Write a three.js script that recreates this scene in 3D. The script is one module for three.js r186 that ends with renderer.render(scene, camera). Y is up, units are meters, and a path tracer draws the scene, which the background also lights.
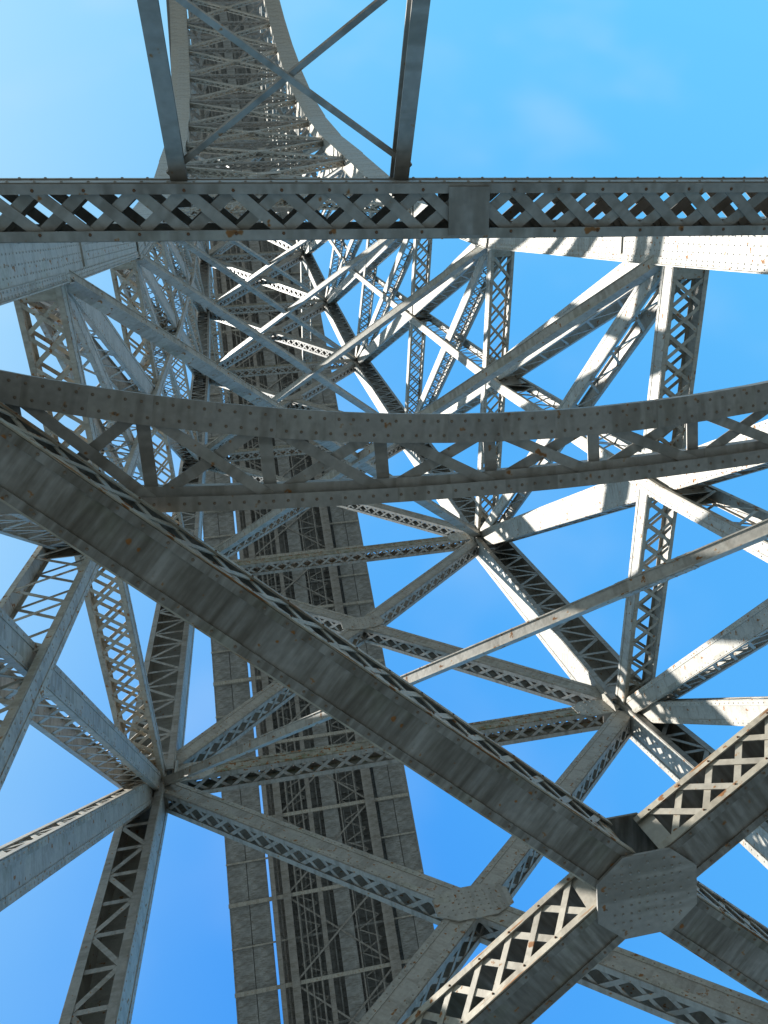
import * as THREE from 'three';

// ------------------------------------------------------------------ camera, sky, sun, exposure
// Bridge axes: X across the bridge, A along it (world z), H height above the lens (world y).
const scene = new THREE.Scene();
const camera = new THREE.PerspectiveCamera(66.06, 768 / 1024, 0.1, 4000);
{
  // world axes (X, H, A) of the lens: right, up, back. The lens is tilted back past upright, horizon to the top.
  const right = new THREE.Vector3(0.98190817, -0.07548103, -0.17366334);
  const up = new THREE.Vector3(0.11129672, -0.51192982, 0.85178688);
  const back = new THREE.Vector3(-0.1531972, -0.85570466, -0.49426729);
  const m = new THREE.Matrix4().makeBasis(right, up, back);
  camera.quaternion.setFromRotationMatrix(m);
  camera.position.set(0, 0, 0);
}
const SUN = new THREE.Vector3(-0.722, 0.532, 0.442).normalize();
const EXPOSURE = 2.25;

function hash2(x, y) { let n = Math.imul(x, 374761393) ^ Math.imul(y, 668265263); n = Math.imul(n ^ (n >>> 13), 1274126177); return ((n ^ (n >>> 16)) >>> 0) / 4294967296; }
function vnoise(x, y, px, py) {           // value noise, tiling with periods px, py
  const xi = Math.floor(x), yi = Math.floor(y), fx = x - xi, fy = y - yi;
  const sx = fx * fx * (3 - 2 * fx), sy = fy * fy * (3 - 2 * fy);
  const x0 = ((xi % px) + px) % px, x1 = (x0 + 1) % px, y0 = ((yi % py) + py) % py, y1 = (y0 + 1) % py;
  const a = hash2(x0, y0), b = hash2(x1, y0), c = hash2(x0, y1), d = hash2(x1, y1);
  return a + (b - a) * sx + (c - a) * sy + (a - b - c + d) * sx * sy;
}
function fbm(u, v, fx, fy, oct, seed = 0) {
  let s = 0, a = 0.5, t = 0;
  for (let o = 0; o < oct; o++) { s += a * vnoise(u * fx + seed * 17 * 0 + 0, v * fy, fx, fy); t += a; a *= 0.5; fx *= 2; fy *= 2; u += 0.137 + seed * 0.211; v += 0.291 + seed * 0.173; }
  return s / t;
}
let seedState = 12345;
const rnd = () => { seedState = (Math.imul(seedState, 1664525) + 1013904223) >>> 0; return seedState / 4294967296; };

{
  const W = 1024, Hh = 512, data = new Float32Array(W * Hh * 4);
  const zen = [0.055, 0.335, 0.94], mid = [0.095, 0.45, 0.985], low = [0.15, 0.60, 1.02], hor = [0.46, 0.76, 0.98];
  const mix = (a, b, t) => a.map((v, i) => v + (b[i] - v) * t);
  const sst = (a, b, x) => { const t = Math.min(1, Math.max(0, (x - a) / (b - a))); return t * t * (3 - 2 * t); };
  for (let j = 0; j < Hh; j++) for (let i = 0; i < W; i++) {
    const el = ((j + 0.5) / Hh - 0.5) * Math.PI, az = ((i + 0.5) / W - 0.5) * 2 * Math.PI;
    const d = new THREE.Vector3(Math.cos(el) * Math.cos(az), Math.sin(el), Math.cos(el) * Math.sin(az));
    const e = Math.max(0, el) / (Math.PI / 2);
    let c = e > 0.6 ? mix(mid, zen, sst(0.6, 1, e)) : e > 0.27 ? mix(low, mid, sst(0.22, 0.6, e)) : mix(hor, low, sst(0.0, 0.27, e));
    const cs = Math.max(0, d.dot(SUN));
    const ca = Math.max(0, (d.x * SUN.x + d.z * SUN.z) / (Math.hypot(d.x, d.z) * Math.hypot(SUN.x, SUN.z) + 1e-6));
    const g = 0.55 * Math.pow(cs, 6) + 0.4 * Math.pow(cs, 40) + 1.6 * (1 - e) * (1 - e) * ca * ca;
    c = mix(c, [0.62, 0.88, 1.0], Math.min(0.85, g));
    // thin wisps of high cloud
    const q = Math.max(0.12, d.y);
    const wx = (d.x * 0.8 + d.z * 0.6) / q * 1.6 + 23.1, wy = (d.z * 0.8 - d.x * 0.6) / q * 2.6 + 20;
    let w = fbm(wx / 40, wy / 40, 40, 40, 5, 1) * 0.6 + fbm(wx / 40, wy / 40, 110, 60, 4, 2) * 0.4;
    w = sst(0.5, 0.78, w) * 0.2;
    c = mix(c, [0.72, 0.86, 1.0], w);
    const k = (j * W + i) * 4;
    const lum = el < 0 ? 0.35 : 1;
    for (let n = 0; n < 3; n++) data[k + n] = c[n] * lum / EXPOSURE;
    data[k + 3] = 1;
  }
  const sky = new THREE.DataTexture(data, W, Hh, THREE.RGBAFormat, THREE.FloatType);
  sky.mapping = THREE.EquirectangularReflectionMapping; sky.magFilter = THREE.LinearFilter; sky.minFilter = THREE.LinearFilter;
  sky.wrapS = THREE.RepeatWrapping; sky.needsUpdate = true;
  scene.background = sky; scene.environment = sky;
}
const sun = new THREE.DirectionalLight(new THREE.Color(1.0, 0.955, 0.88), 5.0);
sun.position.copy(SUN).multiplyScalar(220).add(new THREE.Vector3(3, 40, 50));
sun.target.position.set(3, 40, 50); scene.add(sun, sun.target);
sun.castShadow = true; sun.shadow.mapSize.set(4096, 4096);
Object.assign(sun.shadow.camera, { left: -150, right: 150, top: 150, bottom: -150, near: 1, far: 500 });
const renderer = new THREE.WebGLRenderer({ antialias: true });
renderer.setSize(768, 1024);
renderer.toneMapping = THREE.LinearToneMapping;
renderer.toneMappingExposure = EXPOSURE;
renderer.shadowMap.enabled = true;

// ------------------------------------------------------------------ paint textures
function paintTexture(size, fn) {         // fn(u, v) -> [r, g, b, height, rough] in 0..1 (r, g, b as sRGB)
  const c = new Uint8Array(size * size * 4), h = new Uint8Array(size * size * 4), r = new Uint8Array(size * size * 4);
  for (let j = 0; j < size; j++) for (let i = 0; i < size; i++) {
    const o = fn(i / size, j / size), k = (j * size + i) * 4;
    for (let n = 0; n < 3; n++) { c[k + n] = Math.max(0, Math.min(255, o[n] * 255)); h[k + n] = o[3] * 255; r[k + n] = o[4] * 255; }
    c[k + 3] = h[k + 3] = r[k + 3] = 255;
  }
  const mk = (d, srgb) => {
    const t = new THREE.DataTexture(d, size, size, THREE.RGBAFormat); t.wrapS = t.wrapT = THREE.RepeatWrapping;
    t.magFilter = THREE.LinearFilter; t.minFilter = THREE.LinearMipmapLinearFilter; t.generateMipmaps = true;
    if (srgb) t.colorSpace = THREE.SRGBColorSpace; t.needsUpdate = true; return t;
  };
  return { map: mk(c, true), bump: mk(h), rough: mk(r) };
}
const S = (a, b, x) => { const t = Math.min(1, Math.max(0, (x - a) / (b - a))); return t * t * (3 - 2 * t); };
function steel(base, o) {                 // weathered paint: mottling, grime runs across the plate, rust specks
  return paintTexture(512, (u, v) => {
    const big = fbm(u, v, 4, 4, 4, o.seed), fine = fbm(u, v, 60, 60, 3, o.seed + 1);
    const run = fbm(u, v, 30, 5, 5, o.seed + 2), run2 = fbm(u, v, 7, 3, 4, o.seed + 5);
    const rustN = fbm(u, v, 26, 26, 5, o.seed + 3), moss = fbm(u, v, 5, 5, 5, o.seed + 4);
    const m = 1 + (big - 0.5) * o.mottle + (fine - 0.5) * 0.16;
    let c = base.map(x => x * m);
    const g = o.spread ? S(0.5 - o.spread, 0.5 + o.spread, run * 0.35 + run2 * 0.25 + fbm(u, v, 70, 9, 4, o.seed + 8) * 0.4) * o.grime : S(0.44, 0.68, run * 0.6 + run2 * 0.4) * o.grime;
    c = c.map((x, i) => x + ([0.27, 0.235, 0.185][i] - x) * g);
    const ms = S(0.56, 0.74, moss) * o.moss;
    c = c.map((x, i) => x + ([0.30, 0.33, 0.17][i] - x) * ms);
    const r = Math.max(S(o.rustAt, o.rustAt + 0.07, rustN), o.edge ? S(0.61, 0.73, fbm(u, v, 5, 70, 5, o.seed + 6)) : 0);
    c = c.map((x, i) => x + ([0.43 + fine * 0.15, 0.27 + fine * 0.07, 0.13][i] - x) * r * 0.85);
    return [c[0], c[1], c[2], 0.5 + (fine - 0.5) * 0.5 + r * 0.3, 0.52 + r * 0.35 + g * 0.15 + (big - 0.5) * 0.2];
  });
}
function mat(tex, extra = {}) {
  return new THREE.MeshStandardMaterial({ map: tex.map, bumpMap: tex.bump, bumpScale: 0.004, roughnessMap: tex.rough, roughness: 1, metalness: 0, ...extra });
}
const texGrey = steel([0.64, 0.627, 0.595], { seed: 1, mottle: 0.25, grime: 0.22, moss: 0.10, rustAt: 0.73 });
const texPale = steel([0.66, 0.645, 0.605], { seed: 3, mottle: 0.25, grime: 0.20, moss: 0.05, rustAt: 0.71 });
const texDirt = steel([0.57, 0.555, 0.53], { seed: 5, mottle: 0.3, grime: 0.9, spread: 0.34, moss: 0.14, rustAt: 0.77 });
const texMoss = steel([0.585, 0.57, 0.51], { seed: 7, mottle: 0.4, grime: 0.3, moss: 0.6, rustAt: 0.65 });
const texSoff = steel([0.56, 0.565, 0.555], { seed: 9, mottle: 0.4, grime: 0.4, moss: 0.0, rustAt: 0.78 });
const texRust = steel([0.65, 0.625, 0.575], { seed: 11, mottle: 0.25, grime: 0.2, moss: 0.05, rustAt: 0.71 });
const texMid = steel([0.57, 0.555, 0.53], { seed: 13, mottle: 0.3, grime: 0.3, moss: 0.05, rustAt: 0.77 });
const texEdge = steel([0.65, 0.62, 0.56], { seed: 15, mottle: 0.3, grime: 0.25, moss: 0.05, rustAt: 0.70, edge: 1 });
const M = {
  edge: mat(texEdge),
  mid: mat(texMid),
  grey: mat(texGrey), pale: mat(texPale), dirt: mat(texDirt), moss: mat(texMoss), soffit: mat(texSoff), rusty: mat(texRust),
  rivet: new THREE.MeshStandardMaterial({ color: new THREE.Color(0.17, 0.125, 0.088), roughness: 0.9 }),
  rust: new THREE.MeshStandardMaterial({ color: new THREE.Color(0.13, 0.062, 0.03), roughness: 0.95 }),
};

// ------------------------------------------------------------------ geometry helpers
const V = (x, a, h) => new THREE.Vector3(x, h, a);
const ad = (p, ...r) => { const o = p.clone(); for (let i = 0; i < r.length; i += 2) o.addScaledVector(r[i], r[i + 1]); return o; };
class Geo {
  constructor() { this.p = []; this.n = []; this.t = []; this.ix = []; }
  quad(a, b, c, d, n, uv) {
    const k = this.p.length / 3;
    for (const q of [a, b, c, d]) { this.p.push(q.x, q.y, q.z); this.n.push(n.x, n.y, n.z); }
    this.t.push(...uv); this.ix.push(k, k + 1, k + 2, k, k + 2, k + 3);
  }
  // box about centre c, axes d s n (unit), sizes ld ls ln; uv in units of 3 m
  box(c, d, s, n, ld, ls, ln) {
    const K = 1 / 3, ou = rnd(), ov = rnd();
    const f = (w, u, v, lw, lu, lv) => {
      for (const g of [1, -1]) {
        const o = ad(c, w, g * lw / 2), hu = lu / 2, hv = lv / 2;
        const a = ad(o, u, -hu, v, -hv), b = ad(o, u, hu, v, -hv), e = ad(o, u, hu, v, hv), h = ad(o, u, -hu, v, hv);
        const U0 = ou, U1 = ou + lu * K, V0 = ov, V1 = ov + lv * K;
        const flip = new THREE.Vector3().crossVectors(u, v).dot(w) * g > 0;
        const nn = w.clone().multiplyScalar(g);
        if (flip) this.quad(a, b, e, h, nn, [U0, V0, U1, V0, U1, V1, U0, V1]);
        else this.quad(a, h, e, b, nn, [U0, V0, U0, V1, U1, V1, U1, V0]);
      }
    };
    f(s, d, n, ls, ld, ln); f(n, d, s, ln, ld, ls); f(d, s, n, ld, ls, ln);
    return this;
  }
  bar(p, q, s, ws, wn) {                   // bar from p to q; s fixes the first cross direction
    const d = q.clone().sub(p), L = d.length(); d.divideScalar(L);
    const n = new THREE.Vector3().crossVectors(s, d).normalize(), s2 = new THREE.Vector3().crossVectors(d, n);
    return this.box(ad(p, d, L / 2), d, s2, n, L, ws, wn);
  }
  rivet(c, n, r) {                         // domed head, six sided
    const t = Math.abs(n.y) < 0.9 ? new THREE.Vector3(0, 1, 0) : new THREE.Vector3(1, 0, 0);
    const e1 = new THREE.Vector3().crossVectors(n, t).normalize(), e2 = new THREE.Vector3().crossVectors(n, e1);      // e1, e2, n right-handed
    const k = this.p.length / 3, hh = [0, 0.55 * r, 0.75 * r], rr = [r, 0.72 * r, 0];
    for (let l = 0; l < 2; l++) for (let i = 0; i < 6; i++) {
      const a = i * Math.PI / 3, q = ad(c, e1, Math.cos(a) * rr[l], e2, Math.sin(a) * rr[l], n, hh[l]);
      const m = new THREE.Vector3().addScaledVector(e1, Math.cos(a)).addScaledVector(e2, Math.sin(a)).multiplyScalar(l ? 0.6 : 0.95).addScaledVector(n, l ? 0.8 : 0.3);
      this.p.push(q.x, q.y, q.z); this.n.push(m.x, m.y, m.z); this.t.push(c.x * 0.31 + c.z * 0.2 + i * 0.004, c.y * 0.29 + l * 0.01);
    }
    const q = ad(c, n, hh[2]); this.p.push(q.x, q.y, q.z); this.n.push(n.x, n.y, n.z); this.t.push(c.x * 0.31, c.y * 0.29);
    for (let i = 0; i < 6; i++) { const j = (i + 1) % 6; this.ix.push(k + i, k + j, k + 6 + i, k + j, k + 6 + j, k + 6 + i, k + 6 + i, k + 6 + j, k + 12); }
    return this;
  }
  rivets(p, q, n, step, r) {
    const L = p.distanceTo(q), m = Math.max(1, Math.round(L / step));
    for (let i = 0; i <= m; i++) this.rivet(p.clone().lerp(q, (i + 0.02) / (m + 0.04)), n, r);
    return this;
  }
  plate(poly, n, th) {                     // polygon (array of points on one face), extruded by th along -n
    const c = new THREE.Vector3(); poly.forEach(q => c.add(q)); c.divideScalar(poly.length);
    const e1 = poly[1].clone().sub(poly[0]).normalize(), e2 = new THREE.Vector3().crossVectors(n, e1);
    const uv = q => [q.dot(e1) / 3, q.dot(e2) / 3];
    for (const g of [0, 1]) {
      const k = this.p.length / 3, nn = g ? n.clone().negate() : n;
      for (const q0 of [c, ...poly]) { const q = ad(q0, n, -g * th); this.p.push(q.x, q.y, q.z); this.n.push(nn.x, nn.y, nn.z); this.t.push(...uv(q0)); }
      for (let i = 0; i < poly.length; i++) { const a = k + 1 + i, b = k + 1 + (i + 1) % poly.length; g ? this.ix.push(k, b, a) : this.ix.push(k, a, b); }
    }
    for (let i = 0; i < poly.length; i++) {
      const a = poly[i], b = poly[(i + 1) % poly.length], m = b.clone().sub(a), L = m.length(); m.divideScalar(L);
      const o = new THREE.Vector3().crossVectors(m, n);
      this.quad(ad(a, n, -th), ad(b, n, -th), b, a, o, [0, 0, L / 3, 0, L / 3, th / 3, 0, th / 3]);
    }
    return this;
  }
  mesh(name, m, parent) {
    const g = new THREE.BufferGeometry();
    g.setAttribute('position', new THREE.Float32BufferAttribute(this.p, 3));
    g.setAttribute('normal', new THREE.Float32BufferAttribute(this.n, 3));
    g.setAttribute('uv', new THREE.Float32BufferAttribute(this.t, 2));
    g.setIndex(this.ix);
    const o = new THREE.Mesh(g, m); o.name = name; o.castShadow = o.receiveShadow = true;
    if (parent) parent.add(o);
    return o;
  }
}
const names = {};
function numbered(n) { const k = names[n] = (names[n] ?? -1) + 1; return k ? `${n}_${String(k).padStart(3, '0')}` : n; }
function thing(name, label, category, group) {
  const o = new THREE.Group(); o.name = numbered(name); scene.add(o);
  o.userData = { label, category }; if (group) o.userData.group = group;
  return o;
}
function stuff(o) { o.userData.kind = 'stuff'; return o; }

// A built-up member from p to q. Two web plates lie parallel to the bracing plane (normal s), b apart and h deep;
// flat lacing bars close the two in-plane sides.
function laced(parent, name, p, q, s0, o) {
  const { b, h, t = 0.03, fl = 0.12, bar = 0.11, pitch = b * 0.75, kind = 'X', m = M.grey, lm = m, rm = m, rivet = 0, rstep = 0.3, sep = false, end = b * 0.6, sides = [1, -1], cover = 0, trim = 0, heads = false, fm = lm } = o;
  const d = q.clone().sub(p); let L = d.length(); d.divideScalar(L);
  p = ad(p, d, trim); L -= 2 * trim;
  const s = ad(s0, d, -s0.dot(d)).normalize(), n = new THREE.Vector3().crossVectors(s, d);
  const mid = ad(p, d, L / 2), g = new Geo(), fas = [];
  const fs = sides.filter(f => f !== cover);
  for (const e of [1, -1]) {
    g.box(ad(mid, s, e * b / 2), d, s, n, L, t, h);
    for (const f of [1, -1]) {
      if (fs.includes(f)) fas.push(new Geo().box(ad(mid, s, e * (b / 2 + t * 0.5 - fl / 2), n, f * (h / 2 + 0.011)), d, s, n, L + 0.004, fl, 0.018));   // angle leg over the lacing
      g.box(ad(mid, s, e * (b / 2 + t * 0.75), n, f * (h / 2 - fl * 0.5 - 0.002)), d, s, n, L - 0.004, t * 0.5, fl);          // angle leg on the web
    }
  }
  if (cover) g.box(ad(mid, n, cover * (h / 2 + 0.02)), d, s, n, L - 0.02, b + t * 1.5, 0.03);
  const body = g.mesh(name, m, parent);
  for (const q1 of fas) q1.mesh('flange_angle', fm, body);
  const lac = new Geo(), bars = [], hr = new Geo();
  const put = (p1, p2, ns, f) => {
    if (sep) bars.push(new Geo().bar(p1, p2, ns, 0.012, bar)); else lac.bar(p1, p2, ns, 0.012, bar);
    if (heads) for (const e of [p1, p2]) hr.rivet(ad(e, n, f * 0.03), n.clone().multiplyScalar(f), 0.014);
  };
  for (const f of fs) {
    const o0 = n.clone().multiplyScalar(f * (h / 2 - 0.008)), w = b / 2 - fl * 0.5, L0 = L - 2 * end, k = Math.max(1, Math.round(L0 / pitch)), st = L0 / k;
    const pt = (x, e, off) => ad(p, d, end + x, s, e * w).add(o0).addScaledVector(n, -f * off);
    for (let i = 0; i < k; i++) {
      if (kind === 'X') { put(pt(i * st, -1, 0), pt((i + 1) * st, 1, 0), n, f); put(pt(i * st, 1, 0.013), pt((i + 1) * st, -1, 0.013), n, f); }
      else { put(pt(i * st, i % 2 ? 1 : -1, 0), pt((i + 1) * st, i % 2 ? -1 : 1, 0), n, f); if (kind === 'N') put(pt(i * st, -1, 0.013), pt(i * st, 1, 0.013), n, f); }
    }
    for (const e of [0, 1]) {
      const bt = sep ? new Geo() : lac;
      bt.box(ad(p, d, e ? L - end / 2 : end / 2).add(o0).addScaledVector(n, -f * 0.03), d, s, n, end, b * 0.94, 0.02);
      if (sep) bt.mesh('end_batten', lm, body);
    }
  }
  if (sep) for (const q1 of bars) q1.mesh('lacing_bar', lm, body);
  if (hr.ix.length) stuff(hr.mesh('bar_rivets', M.rust, body));
  if (!sep && lac.ix.length) stuff(lac.mesh('lacing', lm, body));
  if (rivet) {
    const r = new Geo();
    for (const e of (o.rs ?? [1, -1])) for (const f of [1, -1]) {
      const c = ad(p, s, e * (b / 2 + t), n, f * (h / 2 - fl * 0.5)), se = s.clone().multiplyScalar(e);
      r.rivets(ad(c, d, 0.1), ad(c, d, L - 0.1), se, rstep, rivet);
    }
    stuff(r.mesh('rivets', rm, body));
  }
  return body;
}
// a plain box section with a splice line and lips
function boxSection(parent, name, p, q, s0, b, h, m, rivet = 0) {
  const d = q.clone().sub(p), L = d.length(); d.divideScalar(L);
  const s = ad(s0, d, -s0.dot(d)).normalize(), n = new THREE.Vector3().crossVectors(s, d), g = new Geo(), mid = ad(p, d, L / 2);
  // channel webs with flanges turned in, closed by plates set between them
  for (const e of [1, -1]) { g.box(ad(mid, s, e * (b / 2 - 0.012)), d, s, n, L, 0.024, h); g.box(ad(mid, n, e * (h / 2 - 0.03)), d, s, n, L - 0.01, b - 0.05, 0.02); }
  const body = g.mesh(name, m, parent);
  const sp = new Geo(), sc = ad(p, d, L * 0.31);
  for (const e of [1, -1]) sp.box(ad(sc, s, e * (b / 2 + 0.008)), d, s, n, 1.5, 0.016, h * 0.8);
  const pl = sp.mesh('splice_plate', m, body);
  if (rivet) {
    const r = new Geo();
    for (const e of [1, -1]) for (const f of [-0.25, 0.25]) r.rivets(ad(sc, s, e * (b / 2 + 0.016), n, f * h, d, -0.68), ad(sc, s, e * (b / 2 + 0.016), n, f * h, d, 0.68), s.clone().multiplyScalar(e), 0.17, rivet);
    stuff(r.mesh('rivets', m, body));
  }
  return body;
}
// gusset: an irregular octagon lying in a plane, with a field of rivets
function gusset(parent, c, e1, e2, n, w, h, th, m, rivet, step, cut = 0.3) {
  const P = (x, y) => ad(c, e1, x * w / 2, e2, y * h / 2), k = 1 - cut;
  const poly = [P(-k, -1), P(k, -1), P(1, -k), P(1, k), P(k, 1), P(-k, 1), P(-1, k), P(-1, -k)];
  const ccw = new THREE.Vector3().crossVectors(e1, e2).dot(n) > 0;
  const o = new Geo().plate(ccw ? poly : poly.reverse(), n, th).mesh('gusset_plate', m, parent);
  if (rivet) {
    const r = new Geo(), nx = Math.floor(w / 2 / step), ny = Math.floor(h / 2 / step);
    for (let i = -nx; i <= nx; i++) for (let j = -ny; j <= ny; j++) {
      const x = i * step, y = j * step, ax = Math.abs(x) / (w / 2), ay = Math.abs(y) / (h / 2);
      if (ax > 0.9 || ay > 0.9 || ax + ay > 1.88 - cut) continue;
      if (Math.abs(Math.abs(x) - Math.abs(y)) > step * 2.6 && (i + j) % 2) continue;
      r.rivet(ad(c, e1, x + (rnd() - 0.5) * 0.01, e2, y + (rnd() - 0.5) * 0.01), n, rivet);
    }
    stuff(r.mesh('rivets', m, o));
  }
  return o;
}

// ------------------------------------------------------------------ the arch: node lines (A, H)
const XL = -4.33, XR = 11.67, XC = (XL + XR) / 2;
const Lo = { '-1': [-4.6, -2.3], 0: [4.8, 5.15], 1: [14.7, 13.3], 2: [26.4, 22.8], 3: [38.4, 31.0], 4: [51, 38.9], 5: [63, 45.1], 6: [76, 52.0], 7: [88, 57.6], 8: [101, 62.8], 9: [113.5, 66.7], 10: [126, 69.9], 11: [138, 72.2], 12: [150, 73.8], 13: [163, 74.7], 14: [176, 75.1] };
const Up = { '-1': [-15, 4.6], 0: [-4.7, 13.4], 1: [6.03, 25.82], 2: [18.75, 36.62], 3: [33.62, 47.65], 4: [53.58, 61.66], 5: [75.13, 74.34], 6: [100.48, 88.3], 7: [127, 98.5], 8: [156, 106], 9: [180, 108] };
const Mi = [[0, 8.7], [10.0, 17.6], [21.5, 26.6], [36.2, 37.5], [58.4, 53.4], [84, 68]];
const sag = { '-1': 0.6, 0: 0.7, 1: 0.72, 2: 0.6, 3: 0.4, 4: 0.2 };     // the left rib sits a little lower
const lo = (X, i) => V(X, Lo[i][0], Lo[i][1] - (X < XC ? sag[i] ?? 0 : 0)), up = (X, i) => V(X, ...Up[i]);
const mi = (X, i) => V(X, Mi[i][0], Mi[i][1] + (X < XC ? -0.7 : 0.45) * (i < 3 ? 1 : 0.4));
const EX = new THREE.Vector3(1, 0, 0);
const axis2 = (a, b) => new THREE.Vector3(0, b[1] - a[1], b[0] - a[0]).normalize();
const perp = d => new THREE.Vector3().crossVectors(EX, d).normalize();     // normal of a plane that holds X and d

// ground
{
  const tex = paintTexture(512, (u, v) => {
    const a = fbm(u, v, 6, 6, 5, 2), b = fbm(u, v, 50, 50, 3, 4);
    return [0.285 + a * 0.12 + b * 0.05, 0.305 + a * 0.12 + b * 0.05, 0.31 + a * 0.11 + b * 0.03, b, 0.95];
  });
  tex.map.repeat.set(220, 220);
  const g = new THREE.PlaneGeometry(3000, 3000, 1, 1); g.rotateX(-Math.PI / 2);
  const o = new THREE.Mesh(g, new THREE.MeshStandardMaterial({ map: tex.map, roughness: 1 }));
  o.name = 'ground'; o.position.set(0, -1.7, 300); o.userData.kind = 'structure'; o.receiveShadow = true; scene.add(o);
}

// ------------------------------------------------------------------ ribs
function arch(X, side) {
  const inn = side === 'left' ? 1 : -1;                  // sign of the inward normal along X
  const t = thing('arch_rib', side === 'left'
    ? 'shaded left-hand riveted steel arch rib with laced posts and diagonals'
    : 'sunlit right-hand riveted steel arch rib with white laced posts and diagonals', 'arch rib', 'the two ribs of the arch');
  const near = i => i <= 3;
  // lower chord: closed riveted box that widens with distance from the springing
  for (let i = -1; i < 14; i++) {
    const p = lo(X, i), q = lo(X, i + 1), d = axis2(Lo[i], Lo[i + 1]), n = perp(d), L = p.distanceTo(q), mid = p.clone().lerp(q, 0.5);
    const w = i < 2 ? 1.25 : Math.min(2.5, 1.25 + (i - 1) * 0.16), h = i < 3 ? 1.05 : 1.25, g = new Geo();
    for (const e of [1, -1]) {
      g.box(ad(mid, EX, e * (w / 2 - 0.02)), d, EX, n, L + 0.02 * (i % 2), 0.04, h);
      g.box(ad(mid, n, e * (h / 2 - 0.02)), d, EX, n, L + 0.06, w - 0.1, 0.03);
      for (const f of [1, -1]) g.box(ad(mid, EX, e * (w / 2 + 0.012), n, f * (h / 2 - 0.09)), d, EX, n, L - 0.01, 0.024, 0.18);
      g.box(ad(mid, n, e * (h / 2 + 0.014)), d, EX, n, L + 0.02, w + 0.14, 0.028);
    }
    const c = g.mesh('lower_chord', i > 3 ? M.pale : M.grey, t);
    if (near(i)) {
      const r = new Geo();
      for (const f of [-0.5, -0.4, -0.2, 0.0, 0.2, 0.4, 0.5]) { const o0 = ad(p, EX, inn * (w / 2 + (Math.abs(f) > 0.35 ? 0.024 : 0)), n, f * (h - 0.1)); r.rivets(ad(o0, d, 0.1), ad(o0, d, L - 0.1), EX.clone().multiplyScalar(inn), 0.24, 0.024); }
      stuff(r.mesh('rivets', M.grey, c));
    }
    // joint cover strap and node gusset on the inner face
    if (i >= 0 && i < 8) {
      const s = new Geo().box(ad(p, EX, inn * (w / 2 + 0.02), d, 2.6), d, EX, n, 0.35, 0.05, h - 0.38);
      s.mesh('splice_plate', M.grey, c);
    }
  }
  // upper chord: two webs, cover plate above, bars below
  for (let i = -1; i < 9; i++) {
    const p = up(X, i), q = up(X, i + 1), d = axis2(Up[i], Up[i + 1]), n = perp(d);
    const downSign = n.y < 0 ? 1 : -1;
    laced(t, 'upper_chord', p, q, EX, { b: i < 1 ? 1.02 : 1.5, h: i < 1 ? 0.95 : 1.15, t: 0.045, fl: 0.2, bar: 0.13, pitch: 1.1, kind: 'N', m: M.grey, lm: M.mid, cover: -downSign, sep: i === 0 || i === 1, rivet: i < 3 ? 0.026 : 0, rstep: 0.25, rs: [inn] });
  }
  // web: at each lower node a post, a laced diagonal and a heavy diagonal two panels long
  for (let i = 0; i < 8; i++) {
    if (Up[i]) laced(t, 'post', lo(X, i), up(X, i), EX, { b: 1.0, h: 0.56, bar: 0.10, pitch: i < 2 ? 0.72 : 1.0, fl: 0.12, trim: 0.5, end: 0.4, sep: i === 1, m: M.grey, lm: M.rusty, rivet: i < 3 ? 0.022 : 0, rs: [inn], rstep: 0.35 });
    if (Up[i + 1]) laced(t, 'laced_diagonal', lo(X, i), up(X, i + 1), EX, { b: 0.85, h: 0.55, bar: 0.09, pitch: 0.95, kind: i % 2 ? 'Z' : 'X', trim: 0.5, end: 0.4, sep: i === 1, m: M.grey, lm: M.rusty, rivet: i < 3 ? 0.022 : 0, rs: [inn], rstep: 0.35 });
  }
  const upAt = A => { let k = 0; while (k < 8 && Up[k + 1][0] < A) k++; const f = (A - Up[k][0]) / (Up[k + 1][0] - Up[k][0]); return V(X, A, Up[k][1] + f * (Up[k + 1][1] - Up[k][1])); };
  for (let i = 8; i < 14; i++) {
    laced(t, 'post', lo(X, i), upAt(Lo[i][0]), EX, { b: 1.5, h: 1.1, bar: 0.2, pitch: 1.3, fl: 0.2, trim: 0.5, m: M.grey });
    laced(t, 'laced_diagonal', lo(X, i), upAt(Lo[i + 1][0]), EX, { b: 1.5, h: 1.1, bar: 0.2, pitch: 1.3, fl: 0.2, trim: 0.5, m: M.grey });
  }
  for (let i = 0; i < 6; i++) {
    const dd = axis2(Up[i], Up[i + 1]);
    gusset(t, ad(up(X, i), EX, inn * 0.87), dd, perp(dd), EX.clone().multiplyScalar(inn), i < 2 ? 1.5 : 1.9, i < 2 ? 1.2 : 1.6, 0.04, M.grey, i < 4 ? 0.026 : 0, 0.19, 0.5);
  }
  for (let i = -1; i < 6; i++) if (Up[i + 2])
    laced(t, 'heavy_diagonal', i < 0 ? V(X, -2.2, -1.2) : lo(X, i), up(X, i + 2), EX, { b: i < 0 ? 0.5 : 0.9, h: i < 0 ? 0.62 : 0.88, t: 0.035, bar: 0.10, pitch: i < 1 ? 0.8 : 1.15, kind: i < 1 ? 'N' : 'Z', trim: 0.6, m: M.grey, lm: M.rusty, rivet: i < 3 ? 0.022 : 0, rs: [inn], rstep: 0.22 });
  for (let i = 0; i < Mi.length - 1; i++)
    laced(t, 'middle_chord', mi(X, i), mi(X, i + 1), EX, { b: 1.3, h: 0.42, bar: 0.09, pitch: 0.9, kind: 'Z', m: M.grey, lm: M.rusty, rivet: i < 2 ? 0.022 : 0, rs: [inn] });
  return t;
}
arch(XL, 'left'); arch(XR, 'right');

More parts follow.
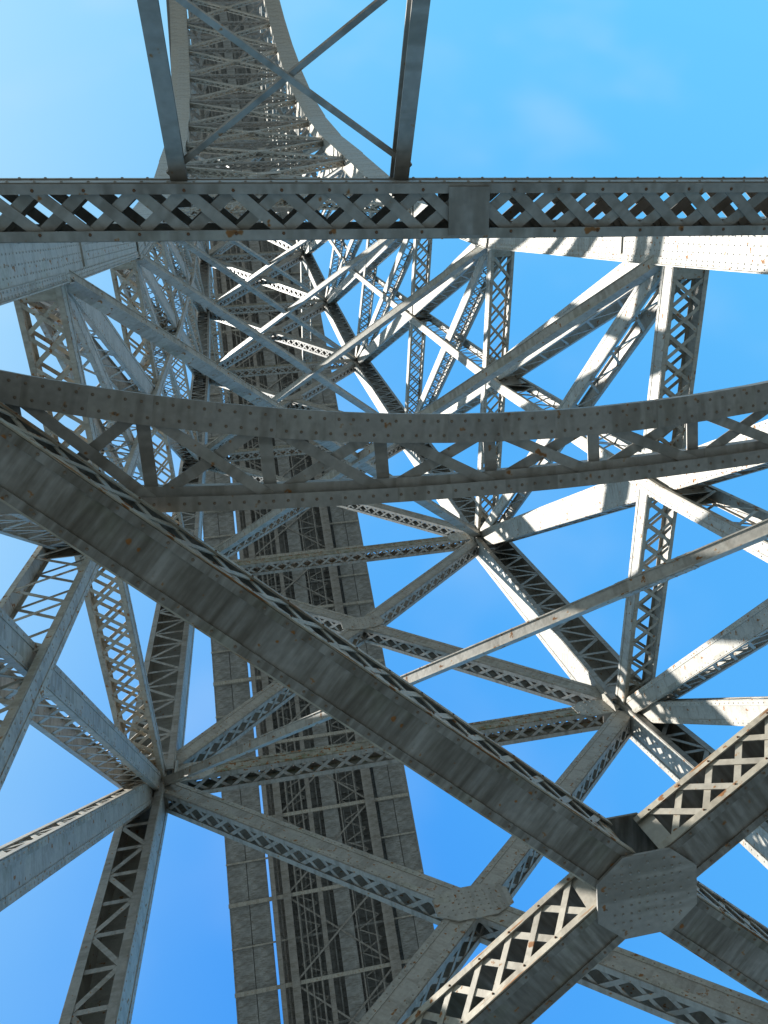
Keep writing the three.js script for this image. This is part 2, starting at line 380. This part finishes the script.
// ------------------------------------------------------------------ upper laterals, panel by panel
const place = ['overhead at the lower edge of the picture', 'second panel above the dark cross', 'third panel, just below the arched strut', 'fourth panel, behind the arched strut', 'fifth panel, above the arched strut', 'sixth panel, close under the long straight strut', 'seventh panel, behind the long straight strut', 'eighth and farthest panel of the upper bracing'];
for (let i = 0; i < 8; i++) {
  const d = axis2(Up[i], Up[i + 1]), n = perp(d), face = n.y < 0 ? n : n.clone().negate();
  const t = thing('upper_lateral_bracing', 'grey laced cross bracing between the upper chords, ' + place[i], 'bracing', 'panels of the upper lateral bracing');
  const z = i < 3 ? 1 : 1 + (i - 2) * 0.22;
  const o = { b: 0.62 * z, h: 0.60 * z, fl: 0.14 * z, bar: 0.10 * z, pitch: 0.66 * z, trim: 0.8, lm: M.mid, rivet: i < 3 ? 0.024 : 0, rstep: 0.22 };
  const a = up(XL, i), b = up(XR, i), c = up(XL, i + 1), e = up(XR, i + 1);
  laced(t, 'diagonal_brace', a, e, n, { ...o, m: M.grey, sep: i < 2 });
  laced(t, 'diagonal_brace', c, b, n, { ...o, m: M.grey, sep: i < 2 });
  laced(t, 'cross_strut', c, e, n, { ...o, m: M.moss });
  const ctr = a.clone().add(e).multiplyScalar(0.5);
  gusset(t, ad(ctr, face, 0.37 * z), EX, d, face, 1.75 * z, 1.05 * z, 0.03, M.grey, i < 3 ? 0.026 : 0, 0.16, 0.5);
  // node gussets where the bracing meets the chords
  for (const X of [XL, XR]) gusset(t, ad(up(X, i + 1), face, 0.36, EX, X < XC ? 1.3 : -1.3), EX, d, face, 1.5, 1.1, 0.03, M.grey, i < 2 ? 0.03 : 0, 0.22, 0.5);
}
// ------------------------------------------------------------------ lower laterals
const lowPlace = ['beside the viewer, behind the long straight strut', 'second panel, hidden behind the long straight strut', 'third panel, hidden behind the long straight strut', 'nearest panel showing above the long straight strut', 'fifth panel up the arch underside', 'sixth panel up the arch underside', 'seventh panel up the arch underside', 'eighth panel up the arch underside', 'ninth panel up the arch underside', 'tenth panel, by the top edge of the picture', 'eleventh panel, at the crown', 'twelfth panel, at the crown', 'thirteenth panel, at the crown', 'last panel, at the crown'];
for (let i = 3; i < 14; i++) {
  const d = axis2(Lo[i], Lo[i + 1]), n = perp(d);
  const t = thing('lower_lateral_bracing', 'pale crossed bracing between the lower chords, ' + lowPlace[i], 'bracing', 'panels of the lower lateral bracing');
  const o = { b: 0.5, h: 0.5, fl: 0.1, bar: 0.10, pitch: 0.9, trim: 0.7, end: 0.6, m: M.pale };
  const a = lo(XL, i), b = lo(XR, i), c = lo(XL, i + 1), e = lo(XR, i + 1);
  laced(t, 'diagonal_brace', a, e, n, o); laced(t, 'diagonal_brace', c, b, n, o); laced(t, 'cross_strut', c, e, n, { ...o, m: M.mid });
  if (i > 4) {                                   // a deep laced cross truss stands on each far strut
    const dv = perp(d).multiplyScalar(perp(d).y > 0 ? 1 : -1), a2 = ad(c, dv, 6.5), e2 = ad(e, dv, 6.5), mid = c.clone().lerp(e, 0.5), mid2 = a2.clone().lerp(e2, 0.5);
    laced(t, 'truss_chord', a2, e2, d, { ...o, m: M.mid });
    for (const [p1, p2] of [[c, mid2], [mid2, e], [a2, c.clone().lerp(mid, 0.5)], [e2, e.clone().lerp(mid, 0.5)]]) laced(t, 'truss_brace', p1, p2, d, { ...o, b: 0.4, h: 0.4, m: M.mid });
  }
  if (i > 2) gusset(t, ad(a.clone().add(e).multiplyScalar(0.5), n.y < 0 ? n : n.clone().negate(), 0.29), EX, d, n.y < 0 ? n : n.clone().negate(), 2.0, 1.0, 0.03, M.rusty, 0, 1, 0.4);
}
// ------------------------------------------------------------------ sloping sway braces from lower to upper nodes
const swPlace = ['crossing in front of the right rib', 'nearest pair ahead of the arched strut', 'second pair ahead of the arched strut', 'third pair', 'fourth pair, far up the arch', 'fifth pair, far up the arch', 'farthest pair'];
for (let i = 0; i < 7; i++) {
  const d = axis2(Lo[i], Up[i + 1]), n = perp(d);
  const t = thing('sway_brace', (i ? 'flat brace and box tube crossing between ribs, ' : 'single grey box tube brace between the ribs, ') + swPlace[i], 'brace', 'sway braces between the ribs');
  boxSection(t, 'tube_brace', i ? lo(XR, i) : V(XR, 4.65, 5.95), up(XL, i + 1), n, i ? 0.34 : 0.24, i ? 0.3 : 0.22, M.grey, i < 2 ? 0.022 : 0);
  if (i) boxSection(t, 'flat_brace', lo(XL, i), up(XR, i + 1), n, 0.22, 0.43, M.grey, i < 2 ? 0.022 : 0);
}

// ------------------------------------------------------------------ near cross frame: plane through lower node 0 and upper node 0
{
  const d = axis2(Lo[0], Up[0]), n0 = perp(d), face = n0.y < 0 ? n0 : n0.clone().negate();     // face: towards the lens
  const t = thing('cross_frame', 'dark heavy cross of riveted box girders overhead with octagonal gusset plate', 'cross frame');
  const at = (x, k) => ad(V(x, ...Lo[0]), d, k, face, -0.32), ctr = at(XC - 0.06, 6.07);
  const a = at(XL, -1.25), b = at(XR, 0.9), c = at(XL, 11.8), e = at(XR, 13.4);
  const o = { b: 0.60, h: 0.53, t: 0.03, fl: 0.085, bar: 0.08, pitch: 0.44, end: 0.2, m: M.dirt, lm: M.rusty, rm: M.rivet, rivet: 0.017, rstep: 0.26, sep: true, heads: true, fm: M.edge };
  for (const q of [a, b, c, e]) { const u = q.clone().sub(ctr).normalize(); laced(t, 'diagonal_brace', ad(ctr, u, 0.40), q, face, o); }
  gusset(t, ad(ctr, face, 0.36), EX, d, face, 1.14, 0.98, 0.03, M.mid, 0.016, 0.095, 0.52);
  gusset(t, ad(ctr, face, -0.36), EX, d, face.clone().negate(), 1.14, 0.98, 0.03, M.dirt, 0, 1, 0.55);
}
// arched strut in the same plane
{
  const d = axis2(Lo[0], Up[0]), n0 = perp(d), face = n0.y < 0 ? n0 : n0.clone().negate();
  const t = thing('arched_strut', 'bowed double-flanged strut with crossed angles between its riveted flanges', 'strut');
  const R = 12.6, N = 28, back = -0.75;                              // stands a little behind the cross
  const sAt = (x, c) => { const k = (x - XC) / (XR - XL) * 2; return 0.083 - c * k * k; };      // bow, as a share of the frame height
  const at = (x, off, out = 0, c = 0.125) => ad(V(x, ...Lo[0]), d, sAt(x, c) * R + off, face, back + out);
  const flange = (off, hh, c, mt, dep, riv) => {
    const g = new Geo(), r = new Geo();
    for (let i = 0; i < N; i++) {
      const x0 = XL + (XR - XL) * i / N, x1 = XL + (XR - XL) * (i + 1) / N, p = at(x0, off, -dep, c), q = at(x1, off, -dep, c);
      const u = q.clone().sub(p).normalize(), w = new THREE.Vector3().crossVectors(face, u).normalize(), L = p.distanceTo(q), mid = p.clone().lerp(q, 0.5);
      g.box(mid, u, face, w, L + 0.002, 0.024, hh);
      for (const f of [1, -1]) { g.box(ad(mid, w, f * (hh / 2 - 0.012), face, -0.09), u, face, w, L + 0.006, 0.15, 0.02); }
      for (let k = 0; k < 4; k++) for (const f of riv) r.rivet(ad(p, u, (k + (f > 0 ? 0.25 : 0.72)) * L / 4, w, f * hh, face, 0.012), face, 0.017);
    }
    const m = g.mesh('flange', mt, t); if (riv.length) stuff(r.mesh('rivets', M.rivet, m)); return m;
  };
  flange(0, 0.29, 0.125, M.mid, 0, [-0.25, 0.25]); flange(0.60, 0.15, 0.05, M.mid, 0, [0.02]); flange(0.48, 0.10, 0.05, M.mid, 0.05, []);
  const nb = 14, xs = 0.12;
  for (let i = 0; i < nb; i++) {
    const x0 = XL - xs + (XR - XL) * i / nb, x1 = XL - xs + (XR - XL) * (i + 1) / nb;
    const lo0 = at(x0, 0.02, -0.03), lo1 = at(x1, 0.02, -0.03), u0 = at(x0, 0.56, -0.03, 0.05), u1 = at(x1, 0.56, -0.03, 0.05);
    for (const [p, q, k] of [[lo0, u1, 0], [u0, lo1, -0.03], [lo0, u0, -0.06]]) {
      const g = new Geo(); g.bar(ad(p, face, k), ad(q, face, k), face, 0.014, k === -0.06 ? 0.13 : 0.11);
      g.bar(ad(p, face, k - 0.045), ad(q, face, k - 0.045), face, 0.09, 0.012);
      g.mesh(k === -0.06 ? 'stiffener' : 'cross_bar', M.mid, t);
    }
  }
}
// straight laced strut between the lower nodes
{
  const t = thing('straight_strut', 'long straight dark strut with two faces of crossed lacing bars, spanning the picture', 'strut');
  const p = V(XL, 5.85, 4.36), q = V(XR, 4.72, 4.36);
  const s = new THREE.Vector3(0, 0.85, -0.53).normalize();       // flanges above and below, lacing faces the lens
  laced(t, 'strut_body', p, q, s, { b: 0.40, h: 0.42, t: 0.02, fl: 0.075, bar: 0.088, pitch: 0.38, m: M.mid, lm: M.mid, rm: M.mid, rivet: 0.014, rstep: 0.2, sep: true, heads: true });
  const d = q.clone().sub(p).normalize(), n = new THREE.Vector3().crossVectors(s, d).normalize();
  for (const f of [1, -1]) new Geo().box(ad(p.clone().lerp(q, 0.394), n, f * 0.238), d, s, n, 0.34, 0.375, 0.014).mesh('batten_plate', M.mid, t);
}
// trestle of slim legs and crossed rods below the strut
{
  const t = thing('braced_legs', 'pair of slim upright steel legs crossed by thin rods above the straight strut', 'braced legs');
  const A = 5.72, x0 = -0.38, x1 = 1.50, top = 4.4, bot = -1.72;
  for (const [x, k] of [[x0, 1], [x1, -1]]) {
    const g = new Geo(), p = V(x, A, bot), q = V(x + k * 0.03, A, top);
    g.bar(p, q, EX, 0.014, 0.15);
    for (const f of [1, -1]) g.bar(ad(p, new THREE.Vector3(0, 0, 1), f * 0.07), ad(q, new THREE.Vector3(0, 0, 1), f * 0.07), EX, 0.13, 0.014);
    g.mesh('leg', M.mid, t);
    for (const h of [2.72, 0.2]) new Geo().box(V(x + k * 0.11, A, h), new THREE.Vector3(0, 1, 0), EX, new THREE.Vector3(0, 0, 1), 0.16, 0.18, 0.016).mesh('gusset_plate', M.grey, t);
  }
  for (const [h0, h1] of [[2.72, 4.15], [0.2, 2.66]]) {
    new Geo().bar(V(x0 + 0.1, A - 0.02, h0), V(x1 + 0.05, A - 0.02, h1), EX, 0.045, 0.03).mesh('rod', M.mid, t);
    new Geo().bar(V(x1 - 0.1, A + 0.02, h0), V(x0 - 0.05, A + 0.02, h1), EX, 0.045, 0.03).mesh('rod', M.mid, t);
  }
  new Geo().bar(V(x0, A, 2.62), V(x1, A, 2.62), new THREE.Vector3(0, 1, 0), 0.1, 0.05).mesh('rail', M.grey, t);
}

// ------------------------------------------------------------------ the deck, seen from below
{
  const t = thing('bridge_deck', 'dark underside of the high road deck with stringers, brackets and panelled edges', 'bridge deck');
  const H = 128, A0 = -60, A1 = 330, UPV = new THREE.Vector3(0, 1, 0), EZ = new THREE.Vector3(0, 0, 1);
  const along = (name, x, w, h, y, m) => new Geo().box(V(x, (A0 + A1) / 2, H + y), EZ, EX, UPV, A1 - A0, w, h).mesh(name, m, t);
  along('road_slab', 4.35, 18.1, 0.5, 3.2, M.soffit); along('walkway_slab', -8.0, 5.6, 0.3, 2.6, M.soffit); along('walkway_slab', 15.5, 4.9, 0.3, 2.6, M.soffit);
  // main girders: web with a broad bottom flange
  for (const [x, w] of [[-2.5, 1.1], [11.6, 1.5]]) { along('girder', x, 0.12, 2.4, 1.25, M.grey); along('girder_flange', x, w, 0.12, 0.02, M.mid); }
  for (const x of [-4.4, 2.3]) { along('stringer', x, 0.7, 0.7, 0.7, M.mid); }
  along('service_duct', 5.4, 2.3, 0.5, 0.9, M.soffit);
  for (const x of [-1.1, -0.2, 1.1, 7.0, 9.6]) along('service_pipe', x, 0.2, 0.2, 0.45, M.mid);
  for (let k = 0; k < 100; k++) { const z = -20 + k * 1.5, f = k % 2; for (const [xa, xb] of [[-1.5, 1.8], [7.2, 10.4]]) new Geo().bar(V(f ? xa : xb, z, H + 0.9), V(f ? xb : xa, z + 1.5, H + 0.9), UPV, 0.1, 0.16).mesh('lattice_bar', M.mid, t); }
  for (const x of [-3.6, -0.9, 0.4, 1.2, 3.6, 7.4, 8.6, 9.9]) along('stringer', x, 0.22, 0.6, 2.2, M.soffit);
  // side walkways: a soffit panel per bay on each side
  for (let k = 0; k < 30; k++) {
    const z = -22 + k * 5.6;
    for (const [xa, xb] of [[-10.8, -8.1], [-8.0, -5.2]]) new Geo().box(V((xa + xb) / 2, z + 2.8, H + 1.2 + rnd() * 0.06), EZ, EX, UPV, 5.5, xb - xa, 0.12).mesh('soffit_panel', M.soffit, t);
    for (const [xa, xb] of [[13.0, 15.3], [15.4, 17.9]]) new Geo().box(V((xa + xb) / 2, z + 2.8, H + 1.2 + rnd() * 0.06), EZ, EX, UPV, 5.5, xb - xa, 0.12).mesh('soffit_panel', M.soffit, t);
    const big = k % 2 === 0;
    new Geo().box(V(-7.0, z, H + 0.9), EX, UPV, EZ, 8.0, big ? 0.7 : 0.35, big ? 0.55 : 0.22).mesh('bracket', M.pale, t);
    new Geo().box(V(14.6, z, H + 0.9), EX, UPV, EZ, 6.4, big ? 0.7 : 0.35, big ? 0.45 : 0.22).mesh('bracket', M.pale, t);
    if (big) {
      new Geo().box(V(4.5, z, H + 0.75), EX, UPV, EZ, 14, 0.9, 0.5).mesh('floor_beam', M.pale, t);
      for (const [x0, x1] of [[-2.4, 11.4], [11.4, -2.4]]) new Geo().bar(V(x0, z + 0.2, H + 0.35 + (x0 > 0 ? 0.2 : 0)), V(x1, z + 11, H + 0.35 + (x0 > 0 ? 0.2 : 0)), UPV, 0.18, 0.24).mesh('wind_brace', M.mid, t);
    } else new Geo().box(V(4.5, z, H + 1.6), EX, UPV, EZ, 14, 0.5, 0.3).mesh('floor_beam', M.soffit, t);
    for (let j = 1; j < 5; j++) if (k < 16) new Geo().box(V(4.5, z + j * 1.12, H + 2.6), EX, UPV, EZ, 13.8, 0.3, 0.14).mesh('cross_tie', M.soffit, t);
  }
  for (const x of [-10.85, 17.95]) along('edge_beam', x, 0.2, 1.6, 1.9, M.soffit);
}
// columns that carry the deck on the far part of the arch
for (const [i, w] of [[6, 'nearer'], [8, 'farther']]) for (const [X, sd] of [[XL, 'left'], [XR, 'right']]) {
  const t = thing('spandrel_column', `${w} ${sd} column rising from the upper chord to the deck`, 'column', 'columns carrying the deck');
  laced(t, 'shaft', up(X, i), V(X, Up[i][0], 128), EX, { b: 1.6, h: 1.4, bar: 0.14, pitch: 1.4, m: M.grey, lm: M.grey });
}

scene.traverse(o => { if (o.isMesh) { o.castShadow = true; o.receiveShadow = true; } });
renderer.render(scene, camera);
